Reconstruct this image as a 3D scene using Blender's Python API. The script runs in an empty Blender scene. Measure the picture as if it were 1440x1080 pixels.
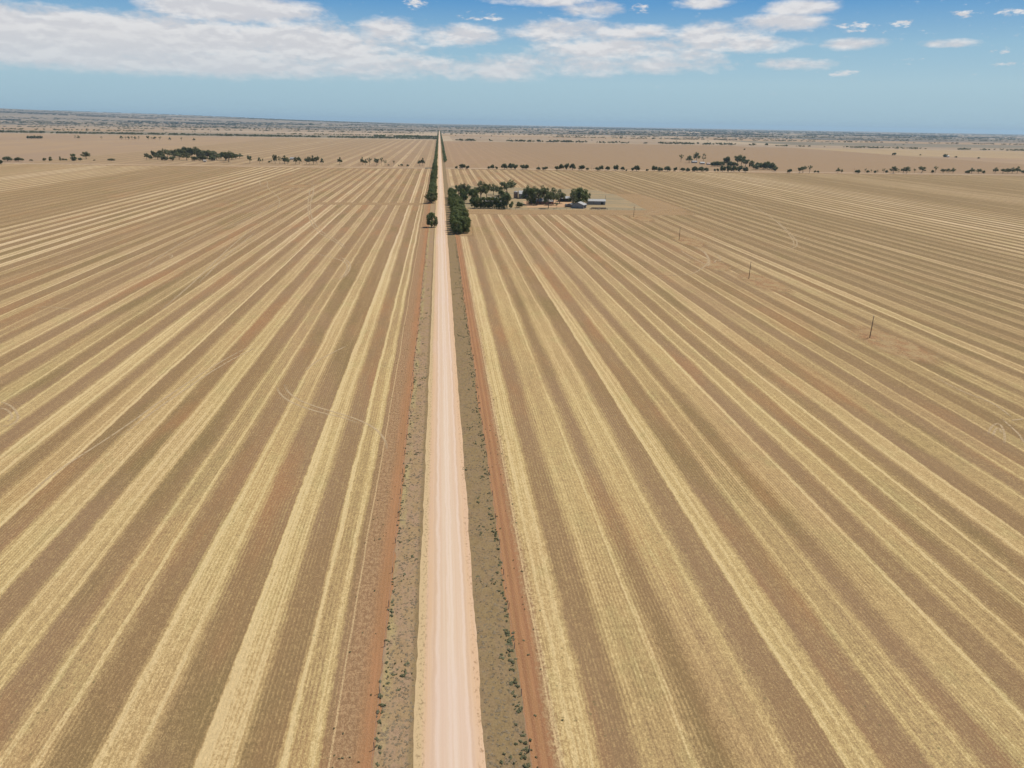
import bpy, math, random
import numpy as np
random.seed(7); rng=np.random.default_rng(7)
S=bpy.context.scene; C=S.collection
# ------------------------------------------------------------------ camera geometry
F=1010.; CX,CY=720.,540.; H=75.; SL=.018; VX=617.5; VY=172.6
RHO=math.atan(SL); TH=math.atan((CY-(VY+SL*(CX-VX)))*math.cos(RHO)/F)
def ray(x,y):
    a=x-CX; b=y-CY
    xr=a*math.cos(RHO)+b*math.sin(RHO); yr=-a*math.sin(RHO)+b*math.cos(RHO)
    return xr, F*math.cos(TH)-yr*math.sin(TH), -F*math.sin(TH)-yr*math.cos(TH)
_v=ray(VX,VY); PHI=math.atan2(_v[0],_v[1])
def world(r):
    return (r[0]*math.cos(PHI)-r[1]*math.sin(PHI), r[0]*math.sin(PHI)+r[1]*math.cos(PHI), r[2])
def at(x,y):
    r=world(ray(x,y)); k=-H/r[2]; return r[0]*k, r[1]*k
def hz(x,y): return y-(VY+SL*(x-VX))       # pixels below the horizon
def hill(X,Y):
    R=np.hypot(X,Y); az=np.degrees(np.arctan2(X,Y))
    t=np.clip((R-7000)/14000,0,1); t=t*t*(3-2*t)
    a=np.clip((-az-.5)/30,0,1)
    und=12*np.sin(X*.0009+1)*np.sin(Y*.0007)*np.clip((R-9000)/6000,0,1)
    return (205*a+14)*t+und*(.4+a)
# ------------------------------------------------------------------ object helpers
def tag(o,label=None,cat=None,group=None,kind=None):
    if label: o['label']=label
    if cat: o['category']=cat
    if group: o['group']=group
    if kind: o['kind']=kind
    return o
def mesh(name,V,Fc,mats,midx=None,smooth=False,attr=None):
    me=bpy.data.meshes.new(name)
    V=np.asarray(V,dtype=np.float32)
    me.from_pydata([tuple(v) for v in V.tolist()],[],Fc if isinstance(Fc,list) else Fc.tolist())
    for m in (mats if isinstance(mats,(list,tuple)) else [mats]): me.materials.append(m)
    if midx is not None: me.polygons.foreach_set('material_index',np.asarray(midx,dtype=np.int32))
    if smooth: me.polygons.foreach_set('use_smooth',[True]*len(me.polygons))
    if attr:
        for k,(dom,a) in attr.items():
            at_=me.attributes.new(k,'FLOAT',dom); at_.data.foreach_set('value',np.asarray(a,dtype=np.float32))
    me.update(); return me
def obj(name,me,parent=None,loc=None):
    o=bpy.data.objects.new(name,me); C.objects.link(o)
    if parent: o.parent=parent
    if loc: o.location=loc
    return o
def empty(name,loc=(0,0,0),rz=0):
    o=bpy.data.objects.new(name,None); C.objects.link(o); o.location=loc; o.rotation_euler=(0,0,rz); o.empty_display_size=.5; return o
class MB:
    def __init__(s): s.V=[]; s.F=[]; s.M=[]
    def add(s,V,Fc,m=0):
        b=len(s.V); s.V+=[tuple(v) for v in V]; s.F+=[tuple(i+b for i in f) for f in Fc]; s.M+=[m]*len(Fc)
    def box(s,x0,y0,z0,x1,y1,z1,m=0):
        s.add([(x0,y0,z0),(x1,y0,z0),(x1,y1,z0),(x0,y1,z0),(x0,y0,z1),(x1,y0,z1),(x1,y1,z1),(x0,y1,z1)],
              [(3,2,1,0),(4,5,6,7),(0,1,5,4),(1,2,6,5),(2,3,7,6),(3,0,4,7)],m)
    def tube(s,pts,rad,n=7,m=0,cap=True):
        from mathutils import Vector
        rings=[]; base=len(s.V)
        for i,p in enumerate(pts):
            p=Vector(p); a=Vector(pts[max(i-1,0)]); b=Vector(pts[min(i+1,len(pts)-1)])
            d=(b-a).normalized(); u=d.cross(Vector((.31,.95,.02))); 
            if u.length<.1: u=d.cross(Vector((1,0,0)))
            u.normalize(); w=d.cross(u)
            r=rad[i] if isinstance(rad,(list,tuple)) else rad
            s.V+=[tuple(p+(u*math.cos(2*math.pi*k/n)+w*math.sin(2*math.pi*k/n))*r) for k in range(n)]
        for i in range(len(pts)-1):
            for k in range(n):
                a=base+i*n+k; b=base+i*n+(k+1)%n
                s.F.append((a,b,b+n,a+n)); s.M.append(m)
        if cap:
            e=base+(len(pts)-1)*n; s.F.append(tuple(range(e,e+n))); s.M.append(m)
            s.F.append(tuple(range(base+n-1,base-1,-1))); s.M.append(m)
    def build(s,name,mats,parent=None,loc=None,smooth=False):
        return obj(name,mesh(name,s.V,s.F,mats,s.M,smooth),parent,loc)
# ------------------------------------------------------------------ node helpers
class N:
    def __init__(s,name):
        s.mat=bpy.data.materials.new(name); s.mat.use_nodes=True; s.t=s.mat.node_tree; s.t.nodes.clear(); s._pos=None
    def new(s,ty,**kw):
        n=s.t.nodes.new(ty)
        for k,v in kw.items(): setattr(n,k,v)
        return n
    def put(s,sock,v):
        if v is None: return
        if hasattr(v,'is_output') or isinstance(v,bpy.types.NodeSocket): s.t.links.new(v,sock)
        elif isinstance(v,(tuple,list)) and sock.type=='RGBA': sock.default_value=(*v[:3],1)
        else: sock.default_value=v
    def m(s,op,a,b=None,c=None,clamp=False):
        n=s.new('ShaderNodeMath',operation=op,use_clamp=clamp); s.put(n.inputs[0],a); s.put(n.inputs[1],b); s.put(n.inputs[2],c); return n.outputs[0]
    def add(s,a,b): return s.m('ADD',a,b)
    def sub(s,a,b): return s.m('SUBTRACT',a,b)
    def mul(s,a,b): return s.m('MULTIPLY',a,b)
    def mx(s,a,b): return s.m('MAXIMUM',a,b)
    def ss(s,v,lo,hi,o0=0.,o1=1.):
        n=s.new('ShaderNodeMapRange',interpolation_type='SMOOTHSTEP'); s.put(n.inputs[0],v)
        for i,q in enumerate((lo,hi,o0,o1)): s.put(n.inputs[1+i],q)
        return n.outputs[0]
    def lin(s,v,lo,hi,o0=0.,o1=1.):
        n=s.new('ShaderNodeMapRange'); s.put(n.inputs[0],v)
        for i,q in enumerate((lo,hi,o0,o1)): s.put(n.inputs[1+i],q)
        return n.outputs[0]
    def mix(s,f,a,b,bt='MIX'):
        n=s.new('ShaderNodeMix',data_type='RGBA',blend_type=bt); s.put(n.inputs[0],f); s.put(n.inputs[6],a); s.put(n.inputs[7],b); return n.outputs[2]
    def fmix(s,f,a,b):
        n=s.new('ShaderNodeMix',data_type='FLOAT'); s.put(n.inputs[0],f); s.put(n.inputs[2],a); s.put(n.inputs[3],b); return n.outputs[0]
    def P(s):
        if s._pos is None:
            g=s.new('ShaderNodeNewGeometry'); q=s.new('ShaderNodeSeparateXYZ'); s.t.links.new(g.outputs['Position'],q.inputs[0]); s._pos=(g.outputs['Position'],*q.outputs[:3])
        return s._pos
    def xyz(s,x,y,z=0.):
        n=s.new('ShaderNodeCombineXYZ'); s.put(n.inputs[0],x); s.put(n.inputs[1],y); s.put(n.inputs[2],z); return n.outputs[0]
    def sc(s,sx,sy,sz=1.):   # scaled position
        p=s.P(); n=s.new('ShaderNodeVectorMath',operation='MULTIPLY'); s.put(n.inputs[0],p[0]); n.inputs[1].default_value=(sx,sy,sz); return n.outputs[0]
    def noise(s,vec,scale=1.,detail=2.,rough=.5,dims='3D',dist=0.):
        n=s.new('ShaderNodeTexNoise',noise_dimensions=dims)
        if dims!='1D': s.put(n.inputs['Vector'],vec)
        else: s.put(n.inputs['W'],vec)
        n.inputs['Scale'].default_value=scale; n.inputs['Detail'].default_value=detail; n.inputs['Roughness'].default_value=rough; n.inputs['Distortion'].default_value=dist
        return n.outputs['Fac']
    def white(s,w,dims='1D',v=None):
        n=s.new('ShaderNodeTexWhiteNoise',noise_dimensions=dims)
        if dims in('1D','4D'): s.put(n.inputs['W'],w)
        if v is not None: s.put(n.inputs['Vector'],v)
        return n.outputs['Value'],n.outputs['Color']
    def ramp(s,v,stops,interp='LINEAR'):
        n=s.new('ShaderNodeValToRGB'); s.put(n.inputs[0],v); r=n.color_ramp; r.interpolation=interp
        while len(r.elements)<len(stops): r.elements.new(.5)
        for e,(p,c) in zip(r.elements,stops): e.position=p; e.color=(c,c,c,1) if isinstance(c,(int,float)) else (*c,1)
        return n.outputs[0]
    def attr(s,name):
        n=s.new('ShaderNodeAttribute',attribute_name=name); return n.outputs['Fac']
    def out(s,col,rough=.9,bump=None,bstr=.3,bdist=.1,metal=0.,spec=.2,alpha=None,transl=None):
        b=s.new('ShaderNodeBsdfPrincipled'); s.put(b.inputs['Base Color'],col); s.put(b.inputs['Roughness'],rough); s.put(b.inputs['Metallic'],metal); b.inputs['Specular IOR Level'].default_value=spec
        if bump is not None:
            n=s.new('ShaderNodeBump'); n.inputs['Strength'].default_value=bstr; n.inputs['Distance'].default_value=bdist; s.put(n.inputs['Height'],bump); s.t.links.new(n.outputs[0],b.inputs['Normal'])
        if alpha is not None: s.put(b.inputs['Alpha'],alpha)
        sh=b.outputs[0]
        if transl:
            t=s.new('ShaderNodeBsdfTranslucent'); s.put(t.inputs[0],transl[1]); q=s.new('ShaderNodeMixShader'); q.inputs[0].default_value=transl[0]
            s.t.links.new(sh,q.inputs[1]); s.t.links.new(t.outputs[0],q.inputs[2]); sh=q.outputs[0]
        o=s.new('ShaderNodeOutputMaterial'); s.t.links.new(sh,o.inputs[0]); return s.mat
def simple(name,col,rough=.8,metal=0.,var=.25,scale=2.,spec=.3):
    n=N(name); f=n.noise(n.P()[0],scale,4,.6)
    return n.out(n.mix(1.,col,n.ramp(f,[(0.25,1-var),(.75,1+var)]),'MULTIPLY'),rough,metal=metal,spec=spec)
# colours (linear albedo)
STRAW=(.50,.365,.155); STRAW2=(.475,.325,.145); STRAWG=(.43,.345,.145)
BROWN=(.245,.154,.073); MAUVE=(.258,.162,.084); OLIVE=(.215,.146,.064); RED=(.33,.165,.075); ORANGE=(.345,.172,.080)
# ------------------------------------------------------------------ stubble field
def field_material(name,c0,period,side,macro,soil=1.,contrast=1.,fine=1.,tone=None,hws=1.):
    n=N(name); pos,x,y,z=n.P()
    if side<0:   # the strip next to the firebreak is set wider apart than the rest
        x1=n.add(x,n.ss(x,-27.,-22.,0.,1.9)); 
    else: x1=x
    w1=n.noise(n.sc(.02,.006),1.,2.)
    w2=n.noise(n.sc(.10,.03),1.,2.,.55)
    w3=n.noise(n.sc(.6,.35),1.,3.,.6)
    xx=n.add(n.add(x1,n.mul(n.sub(w1,.5),1.3)),n.add(n.mul(n.sub(w2,.5),1.0),n.mul(n.sub(w3,.5),.8)))
    t=n.add(n.mul(n.sub(xx,c0),1./period),.5)
    idx=n.m('FLOOR',t); fr=n.m('FRACT',t)
    u=n.mul(n.m('ABSOLUTE',n.sub(fr,.5)),period)
    sg=n.sub(fr,.5)
    r1,rc=n.white(idx); sp=n.new('ShaderNodeSeparateColor'); n.t.links.new(rc,sp.inputs[0]); ra,rb,rd=sp.outputs[:3]
    r2=n.white(n.add(idx,71.3))[0]; r3=n.white(n.add(idx,133.7))[0]
    hw=n.mul(n.lin(r1,0,1,2.4*hws,3.5*hws),n.ss(y,200.,650.,1.,.84))
    along=n.noise(n.xyz(n.mul(idx,3.17),n.mul(y,.008)),1.,2.)      # strength drifts along each strip
    sd_=n.fmix(n.m('GREATER_THAN',sg,0.),n.lin(ra,0,1,.25,2.3),n.lin(rd,0,1,.25,2.3))   # each side of a strip has its own softness
    band=n.ss(u,n.add(hw,sd_),n.sub(hw,.4))
    wander=n.mul(n.sub(n.noise(n.xyz(n.mul(idx,5.1),n.mul(y,.03)),1.,3.),.5),.9)
    e=n.add(n.sub(u,n.sub(hw,.65)),wander); edge=n.ss(n.m('ABSOLUTE',e),.62,.15)
    eamt=n.mul(n.lin(r2,0,1,.3,.85),n.ss(n.mul(sg,n.lin(ra,0,1,-2,2)),-.5,.4,.25,1.15))
    inner=n.mul(n.add(n.lin(rb,0,1,.40,.80),n.ss(r3,.84,.92,0.,.28)),n.mul(n.ss(along,.25,.7,.75,1.15),n.ss(y,220.,600.,1.,.74)))
    e3=n.ss(n.m('ABSOLUTE',n.sub(n.mul(n.add(sg,n.lin(rd,0,1,-.12,.12)),period),wander)),.55,.1)
    mid=n.mul(e3,n.ss(r3,.3,.7,0.,.4))                  # a spread line of chaff down the middle
    s=n.add(n.mul(band,inner),n.add(n.mul(edge,eamt),mid))
    # thin wheel lines in the dark strips
    wl=n.ss(n.m('ABSOLUTE',n.sub(n.m('PINGPONG',n.add(x,n.mul(w2,.8)),3.1),1.2)),.28,.05)
    s=n.add(s,n.mul(wl,n.mul(n.ss(n.white(n.add(n.m('FLOOR',n.mul(x,.161)),9.))[0],.55,.95),.22)))
    mac=n.ramp(n.lin(x,-1600.,1600.),macro)
    s=n.mul(s,n.mul(mac,2.*contrast))
    lf=n.noise(n.sc(.012,.004),1.,3.,.55); s=n.mul(s,n.ss(lf,.25,.75,.78,1.2))
    grain=n.ss(n.noise(n.sc(1.7,1.1),1.,5.,.8),.3,.7); g2=n.ss(n.noise(n.sc(5.5,3.6),1.,3.,.75),.3,.7); clump=n.ss(n.noise(n.sc(.55,.3,3.),1.,4.,.7),.32,.68)
    rows=n.m('SINE',n.mul(n.add(x,n.mul(n.noise(n.sc(.2,.05),1.,1.),.5)),2*math.pi/.62))
    rowamp=n.ss(n.noise(n.sc(.05,.03),1.,2.),.35,.65,.03,.2)
    streak=n.noise(n.sc(2.4,.05),1.,4.,.65); streak2=n.noise(n.sc(.5,.012),1.,3.,.6)
    s=n.add(s,n.mul(n.sub(grain,.5),.42*fine)); s=n.add(s,n.add(n.mul(n.sub(g2,.5),.5*fine),n.mul(n.sub(clump,.5),.2)))
    s=n.add(s,n.mul(rows,rowamp)); s=n.add(s,n.mul(n.sub(streak,.5),.75)); s=n.add(s,n.mul(n.sub(streak2,.5),.6))
    s=n.m('MAXIMUM',n.m('MINIMUM',s,1.25),0.)
    a=n.noise(n.sc(.035,.008),1.,3.,.6); b=n.noise(n.sc(.02,.006,3.),1.7,3.,.6)
    dark=n.mix(n.ss(a,.4,.62),MAUVE,BROWN); dark=n.mix(n.ss(b,.5,.68),dark,OLIVE)
    rd_=n.noise(n.sc(.06,.012,5.),1.,3.,.6); dark=n.mix(n.mul(n.ss(rd_,.5,.72),.6*soil),dark,RED)
    # paddock wide drift of soil colour away from the road
    if side>0: dark=n.mix(n.ss(x,60.,300.,0.,.85),dark,(.188,.128,.058))
    else: dark=n.mix(n.ss(x,-90.,-320.,0.,.45),dark,OLIVE)
    st=n.mix(n.ss(n.noise(n.sc(.03,.01,2.),1.,3.),.4,.65),STRAW,STRAW2)
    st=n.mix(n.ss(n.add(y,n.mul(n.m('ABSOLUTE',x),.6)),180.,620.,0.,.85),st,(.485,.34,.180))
    st=n.mix(n.mul(n.ss(n.noise(n.sc(.12,.05,7.),1.,4.,.65),.5,.72),.65),st,STRAWG)
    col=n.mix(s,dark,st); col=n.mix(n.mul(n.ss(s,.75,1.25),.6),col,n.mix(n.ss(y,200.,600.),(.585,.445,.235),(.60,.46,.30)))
    col=n.mix(1.,col,n.ramp(n.add(n.mul(g2,.55),n.mul(grain,.45)),[(0,.78),(1,1.2)]),'MULTIPLY')
    if tone: col=n.mix(tone[0],col,tone[1])
    # small dark weeds and clods
    v=n.new('ShaderNodeTexVoronoi'); n.put(v.inputs['Vector'],n.sc(1.,1.)); v.inputs['Scale'].default_value=.62
    wd=n.mul(n.ss(v.outputs['Distance'],.16,.08),n.ss(n.noise(n.sc(.08,.04,9.),1.,3.),.46,.62))
    col=n.mix(n.mul(wd,.5),col,(.12,.11,.05))
    hgt=n.add(n.mul(grain,.6),n.add(n.mul(rows,.16),n.mul(g2,.5)))
    # firebreak beside the fence: bare soil, then scuffed stubble
    j=n.add(x,n.add(n.mul(n.sub(n.noise(n.sc(.25,.06,3.),1.,4.,.6),.5),1.6),n.mul(n.sub(grain,.5),1.1)))
    if side>0: fb=n.ss(j,14.9,13.3); core=n.ss(j,13.6,12.4); rut=n.mx(n.ss(n.m('ABSOLUTE',n.sub(x,11.15)),.38,.1),n.ss(n.m('ABSOLUTE',n.sub(x,12.45)),.38,.1))
    else: fb=n.ss(j,-16.2,-13.9); core=n.ss(j,-12.8,-10.3); rut=n.mul(n.ss(n.m('ABSOLUTE',n.add(x,12.6)),.4,.1),.4)
    if side and name.startswith('stubble'):
        soilc=n.mix(n.ss(n.noise(n.sc(.5,.06,3.),1.,4.,.6),.35,.65),ORANGE,(.30,.155,.070))
        soilc=n.mix(n.mul(rut,.55),soilc,(.22,.10,.05))
        soilc=n.mix(n.mul(n.ss(g2,.55,.75),.35),soilc,(.40,.235,.125))
        if side>0: soilc=n.mix(n.ss(y,520.,620.,0.,.8),soilc,(.35,.245,.135))
        outer=n.mix(.78,soilc,n.mix(n.ss(n.add(grain,n.mul(g2,.5)),.5,1.1),(.215,.13,.068),(.38,.25,.13)))
        col=n.mix(fb,col,n.mix(core,outer,soilc))
        ln=n.ss(n.m('ABSOLUTE',n.sub(n.add(x,n.mul(n.sub(w2,.5),.9)),13.75 if side>0 else -14.9)),.22,.05)
        col=n.mix(n.mul(ln,n.ss(g2,.3,.6,.2,.8)),col,(.55,.39,.2))
    return n.out(col,.95,bump=hgt,bstr=.55,bdist=.12,spec=.08)
def mac(pairs):   # (X, brightness 0..1) -> ramp stops over -1600..1600
    return [((p+1600)/3200,b) for p,b in pairs]
M_left=field_material('stubble_left',7.2,12.,-1,mac([(-1600,.4),(-1100,.4),(-650,.5),(-600,.72),(-460,.7),(-430,.2),(-315,.2),(-300,.72),(-235,.72),(-222,.28),(-140,.34),(-120,.5),(0,.5)]))
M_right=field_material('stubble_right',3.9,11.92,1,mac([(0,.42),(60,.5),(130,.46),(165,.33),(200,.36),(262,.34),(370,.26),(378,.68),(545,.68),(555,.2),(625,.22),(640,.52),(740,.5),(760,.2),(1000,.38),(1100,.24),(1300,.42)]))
M_l2=field_material('paddock_striped',5.,28.,-1,mac([(-1600,.3),(-800,.35),(-620,.42),(-430,.55),(-300,.3),(-220,.36),(-190,.62),(-20,.6)]),.3,.85,.6,(.35,(.36,.25,.155)),2.)
M_r2=field_material('paddock_faint',3.,24.,1,mac([(0,.32),(300,.3),(900,.2),(1600,.22)]),.2,.6,.5,(.55,(.33,.215,.128)))
def paddock_material(name,c1,c2,sx=.004,sy=.0015,c3=None,speck=0.):
    n=N(name); f=n.noise(n.sc(sx,sy),1.,5.,.6); f2=n.noise(n.sc(.02,.002),1.,4.,.6)
    col=n.mix(n.ss(n.add(n.mul(f,.6),n.mul(f2,.4)),.36,.64),c1,c2)
    if c3: col=n.mix(n.mul(n.ss(n.noise(n.sc(sx*.5,sy*2,4.),1.,4.),.5,.7),.8),col,c3)
    if speck: col=n.mix(n.mul(n.ss(n.noise(n.sc(.03,.03),1.,3.),.6,.7),speck),col,(.1,.09,.05))
    return n.out(col,.95,spec=.05)
TAN=(.35,.238,.132); PINKTAN=(.30,.205,.128); GREYG=(.22,.19,.12)
M_tan=paddock_material('paddock_tan',TAN,PINKTAN,.003,.0012,(.30,.21,.13))
M_pale=paddock_material('paddock_pale',(.34,.25,.16),(.29,.21,.135))
M_grey=paddock_material('paddock_grey',(.235,.19,.125),(.175,.145,.10),.002,.001)
M_gold=paddock_material('paddock_gold',(.37,.265,.145),(.32,.225,.125))
# the far plain: patchwork of paddocks
n=N('plain'); pos,x,y,z=n.P()
v=n.new('ShaderNodeTexVoronoi',distance='CHEBYCHEV'); n.put(v.inputs['Vector'],n.sc(1/3600.,1/2100.)); v.inputs['Scale'].default_value=1.; v.inputs['Randomness'].default_value=.85
sp=n.new('ShaderNodeSeparateColor'); n.t.links.new(v.outputs['Color'],sp.inputs[0])
col=n.ramp(sp.outputs[0],[(0,(.29,.21,.13)),(.2,(.20,.155,.105)),(.36,(.40,.30,.19)),(.46,(.12,.11,.085)),(.6,(.26,.19,.125)),(.72,(.10,.095,.08)),(.84,(.38,.285,.19)),(.92,(.20,.155,.11))],'CONSTANT')
col=n.mix(n.mul(n.ss(n.noise(n.sc(.001,.0006),1.,5.,.6),.45,.7),.5),col,(.24,.2,.14))
col=n.mix(n.mul(n.ss(n.noise(n.sc(.004,.010),1.,5.,.7),.60,.70),n.ss(n.noise(n.sc(.0005,.0004,3.),1.,2.),.4,.6,.15,.85)),col,(.085,.085,.055))
M_plain=n.out(col,.95,spec=.05)
# verge: dry grass over pinkish soil
n=N('verge_grass'); pos,x,y,z=n.P()
f=n.noise(n.sc(.35,.2),1.,5.,.65); g=n.noise(n.sc(3.2,2.6),1.,4.,.7); h=n.noise(n.sc(.9,.7,2.),1.,4.,.65)
col=n.mix(n.ss(f,.36,.62),(.375,.245,.150),(.365,.245,.125)); col=n.mix(n.ss(h,.5,.68),col,(.29,.205,.115)); col=n.mix(n.mul(n.ss(g,.5,.72),.5),col,(.215,.148,.080)); col=n.mix(n.mul(n.ss(g,.45,.25),.5),col,(.42,.33,.18))
edge=n.mul(n.mx(n.ss(x,-5.6,-4.9),n.mul(n.ss(x,4.9,4.4),n.ss(x,3.,4.))),.55)
col=n.mix(edge,col,(.20,.145,.065))
ys=n.mul(n.mx(n.ss(n.m('ABSOLUTE',n.add(x,8.6)),1.1,.2),0.),n.ss(n.noise(n.sc(.3,.12,5.),1.,3.),.4,.6)); col=n.mix(n.mul(ys,.6),col,(.40,.32,.14))
vm_=n.ramp(n.add(n.mul(n.ss(g,.3,.7),.6),n.mul(n.ss(h,.32,.68),.4)),[(0,.58),(1,1.10)]); col=n.mix(1.,col,vm_,'MULTIPLY')
M_verge=n.out(col,.95,bump=n.add(g,n.mul(h,.8)),bstr=.5,bdist=.12,spec=.05)
# gravel road
n=N('gravel'); pos,x,y,z=n.P()
bow=n.mul(n.sub(n.noise(n.sc(0,.01),1.,2.),.5),.8)
xr=n.add(x,n.add(bow,n.mul(n.sub(n.noise(n.sc(.6,.15),1.,4.,.6),.5),.9)))
core=n.mul(n.ss(xr,-3.3,-1.3),n.ss(xr,4.1,2.2))
str1=n.noise(n.sc(2.2,.012),1.,4.,.6); str2=n.noise(n.sc(7.,.05),1.,3.,.6); g=n.noise(n.sc(6.,4.),1.,4.,.7)
col=n.mix(core,(.54,.355,.205),(.55,.402,.278))
cen=n.ss(n.m('ABSOLUTE',n.sub(xr,.3)),1.8,.2); col=n.mix(n.mul(cen,.6),col,(.575,.452,.322))
col=n.mix(n.mul(n.ss(str1,.42,.66),.6),col,(.53,.36,.24)); col=n.mix(n.mul(n.ss(str2,.5,.75),.22),col,(.68,.54,.42))
tw=n.mx(n.ss(n.m('ABSOLUTE',n.sub(n.m('ABSOLUTE',n.sub(xr,-.6)),.85)),.38,.08),n.ss(n.m('ABSOLUTE',n.sub(n.m('ABSOLUTE',n.sub(xr,1.7)),.85)),.38,.08)); col=n.mix(n.mul(tw,.42),col,(.64,.52,.42)); wr=n.ss(n.m('ABSOLUTE',n.sub(n.m('ABSOLUTE',n.sub(xr,.45)),2.5)),.35,.05); col=n.mix(n.mul(wr,n.ss(g,.3,.6,.1,.45)),col,(.44,.29,.18))
patch=n.noise(n.sc(.05,.02,4.),1.,3.); col=n.mix(n.mul(n.ss(patch,.55,.75),.3),col,(.57,.42,.34))
gl=n.ss(xr,-3.0,-3.9); col=n.mix(gl,col,(.50,.36,.19))
dots=n.mul(n.ss(n.noise(n.sc(2.6,1.6),1.,4.,.75),.52,.6),n.mul(n.ss(n.m('ABSOLUTE',n.add(x,3.75)),.9,.1),.75)); col=n.mix(dots,col,(.22,.15,.075))  # dark dots on the left shoulder paint in the windrow's shadow line
dots2=n.mul(n.ss(n.noise(n.sc(2.6,1.6,8.),1.,4.,.75),.56,.62),n.mul(n.ss(n.m('ABSOLUTE',n.sub(x,4.0)),.7,.1),.8)); col=n.mix(dots2,col,(.28,.17,.09))
col=n.mix(n.mul(n.sub(g,.3),.25),col,(.48,.34,.25))
M_road=n.out(col,.95,bump=n.add(n.mul(g,.5),str2),bstr=.15,bdist=.03,spec=.08)
M_track=paddock_material('track_soil',(.52,.40,.27),(.46,.34,.22),.02,.02)
n=N('farm_soil'); f=n.noise(n.sc(.02,.06),1.,5.,.65); g=n.noise(n.sc(.4,.6),1.,5.,.7)
col=n.mix(n.ss(f,.35,.6),(.36,.25,.13),(.26,.205,.12)); col=n.mix(n.mul(n.ss(g,.45,.7),.5),col,(.17,.145,.085)); M_yard=n.out(col,.95,spec=.05)
n=N('red_soil'); f=n.noise(n.sc(.05,.12),1.,5.,.65); col=n.mix(n.ss(f,.35,.65),(.40,.23,.13),(.46,.31,.17)); M_red=n.out(col,.95,spec=.05)
def fade_mat(name,c1,c2,sx,sy,lo=.35,hi=.6):
    n=N(name); a=n.attr('a'); f=n.noise(n.sc(sx,sy),1.,5.,.65); g=n.noise(n.sc(2.,1.2),1.,4.,.7)
    col=n.mix(n.ss(f,.35,.65),c1,c2); col=n.mix(n.mul(n.ss(g,.45,.7),.4),col,c2)
    al=n.mul(n.ss(n.add(a,n.mul(n.sub(f,.5),.7)),.2,.75),n.ss(g,.3,.6,.4,.8)); return n.out(col,.95,alpha=al,spec=.05)
M_patch=fade_mat('scuffed_soil',(.36,.20,.10),(.44,.31,.155),.25,.12)
M_head=fade_mat('headland_soil',(.42,.28,.145),(.36,.235,.12),.015,.3)
n=N('wheel_mark'); g=n.noise(n.sc(1.2,1.2),1.,4.,.7); M_mark=n.out((.52,.385,.225),.95,alpha=n.mul(n.mul(n.ss(g,.28,.56),.72),n.attr('a')),spec=.05)
# vegetation
def leaf_mat(name,c1,c2,c3):
    n=N(name); a=n.attr('tint'); o=n.new('ShaderNodeObjectInfo').outputs['Random']
    col=n.ramp(a,[(0,c1),(.55,c2),(1,c3)]); hs=n.new('ShaderNodeHueSaturation'); n.put(hs.inputs['Color'],col); n.put(hs.inputs['Hue'],n.lin(o,0,1,.485,.512)); n.put(hs.inputs['Value'],n.lin(o,0,1,.8,1.2)); n.put(hs.inputs['Saturation'],n.lin(o,0,1,1.08,.85))
    return n.out(hs.outputs[0],.75,spec=.15,transl=(.25,(.15,.19,.05)))
M_pine=leaf_mat('pine_needles',(.080,.098,.030),(.128,.146,.044),(.195,.198,.064))
M_gum=leaf_mat('gum_leaves',(.115,.118,.048),(.170,.165,.072),(.25,.22,.105))
M_mallee=leaf_mat('mallee_leaves',(.082,.088,.036),(.122,.122,.052),(.19,.165,.08))
M_bark=simple('bark',(.17,.135,.10),.9,var=.4,scale=.8)
M_far=leaf_mat('distant_leaves',(.085,.078,.055),(.115,.105,.072),(.16,.14,.095))
M_weed=leaf_mat('weed_leaves',(.12,.12,.058),(.17,.16,.08),(.24,.21,.115))
M_dry=leaf_mat('dry_grass_blades',(.26,.20,.12),(.33,.255,.155),(.42,.335,.21))
# ------------------------------------------------------------------ ground sheets
def sheet(name,poly,z,mat_,sub=None):
    me=mesh(name,[(x,y,z) for x,y in poly],[list(range(len(poly)))],mat_); o=obj(name,me); tag(o,kind='structure'); return o
def strip(name,xl,xr,y0,y1,z,mat_,jl=.25,jr=.25,step=1.5,seed=1,cols=1):
    r=np.random.default_rng(seed); ys=[y0]
    while ys[-1]<y1: ys.append(ys[-1]+step*max(1,abs(ys[-1])/90))
    ys=np.array(ys); k=len(ys)
    def jit(a):
        w=r.normal(size=k); w2=np.convolve(r.normal(size=k),np.ones(7)/2.6,'same'); return a*(.5*w+.7*w2)
    L=xl+jit(jl); R=xr+jit(jr); V=[];Fc=[]
    for i in range(k):
        for c in range(cols+1): V.append((L[i]+(R[i]-L[i])*c/cols,ys[i],z if isinstance(z,float) else z(c/cols)))
    for i in range(k-1):
        for c in range(cols):
            a=i*(cols+1)+c; Fc.append([a,a+1,a+cols+2,a+cols+1])
    o=obj(name,mesh(name,V,Fc,mat_,smooth=True)); tag(o,kind='structure'); return o
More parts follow.
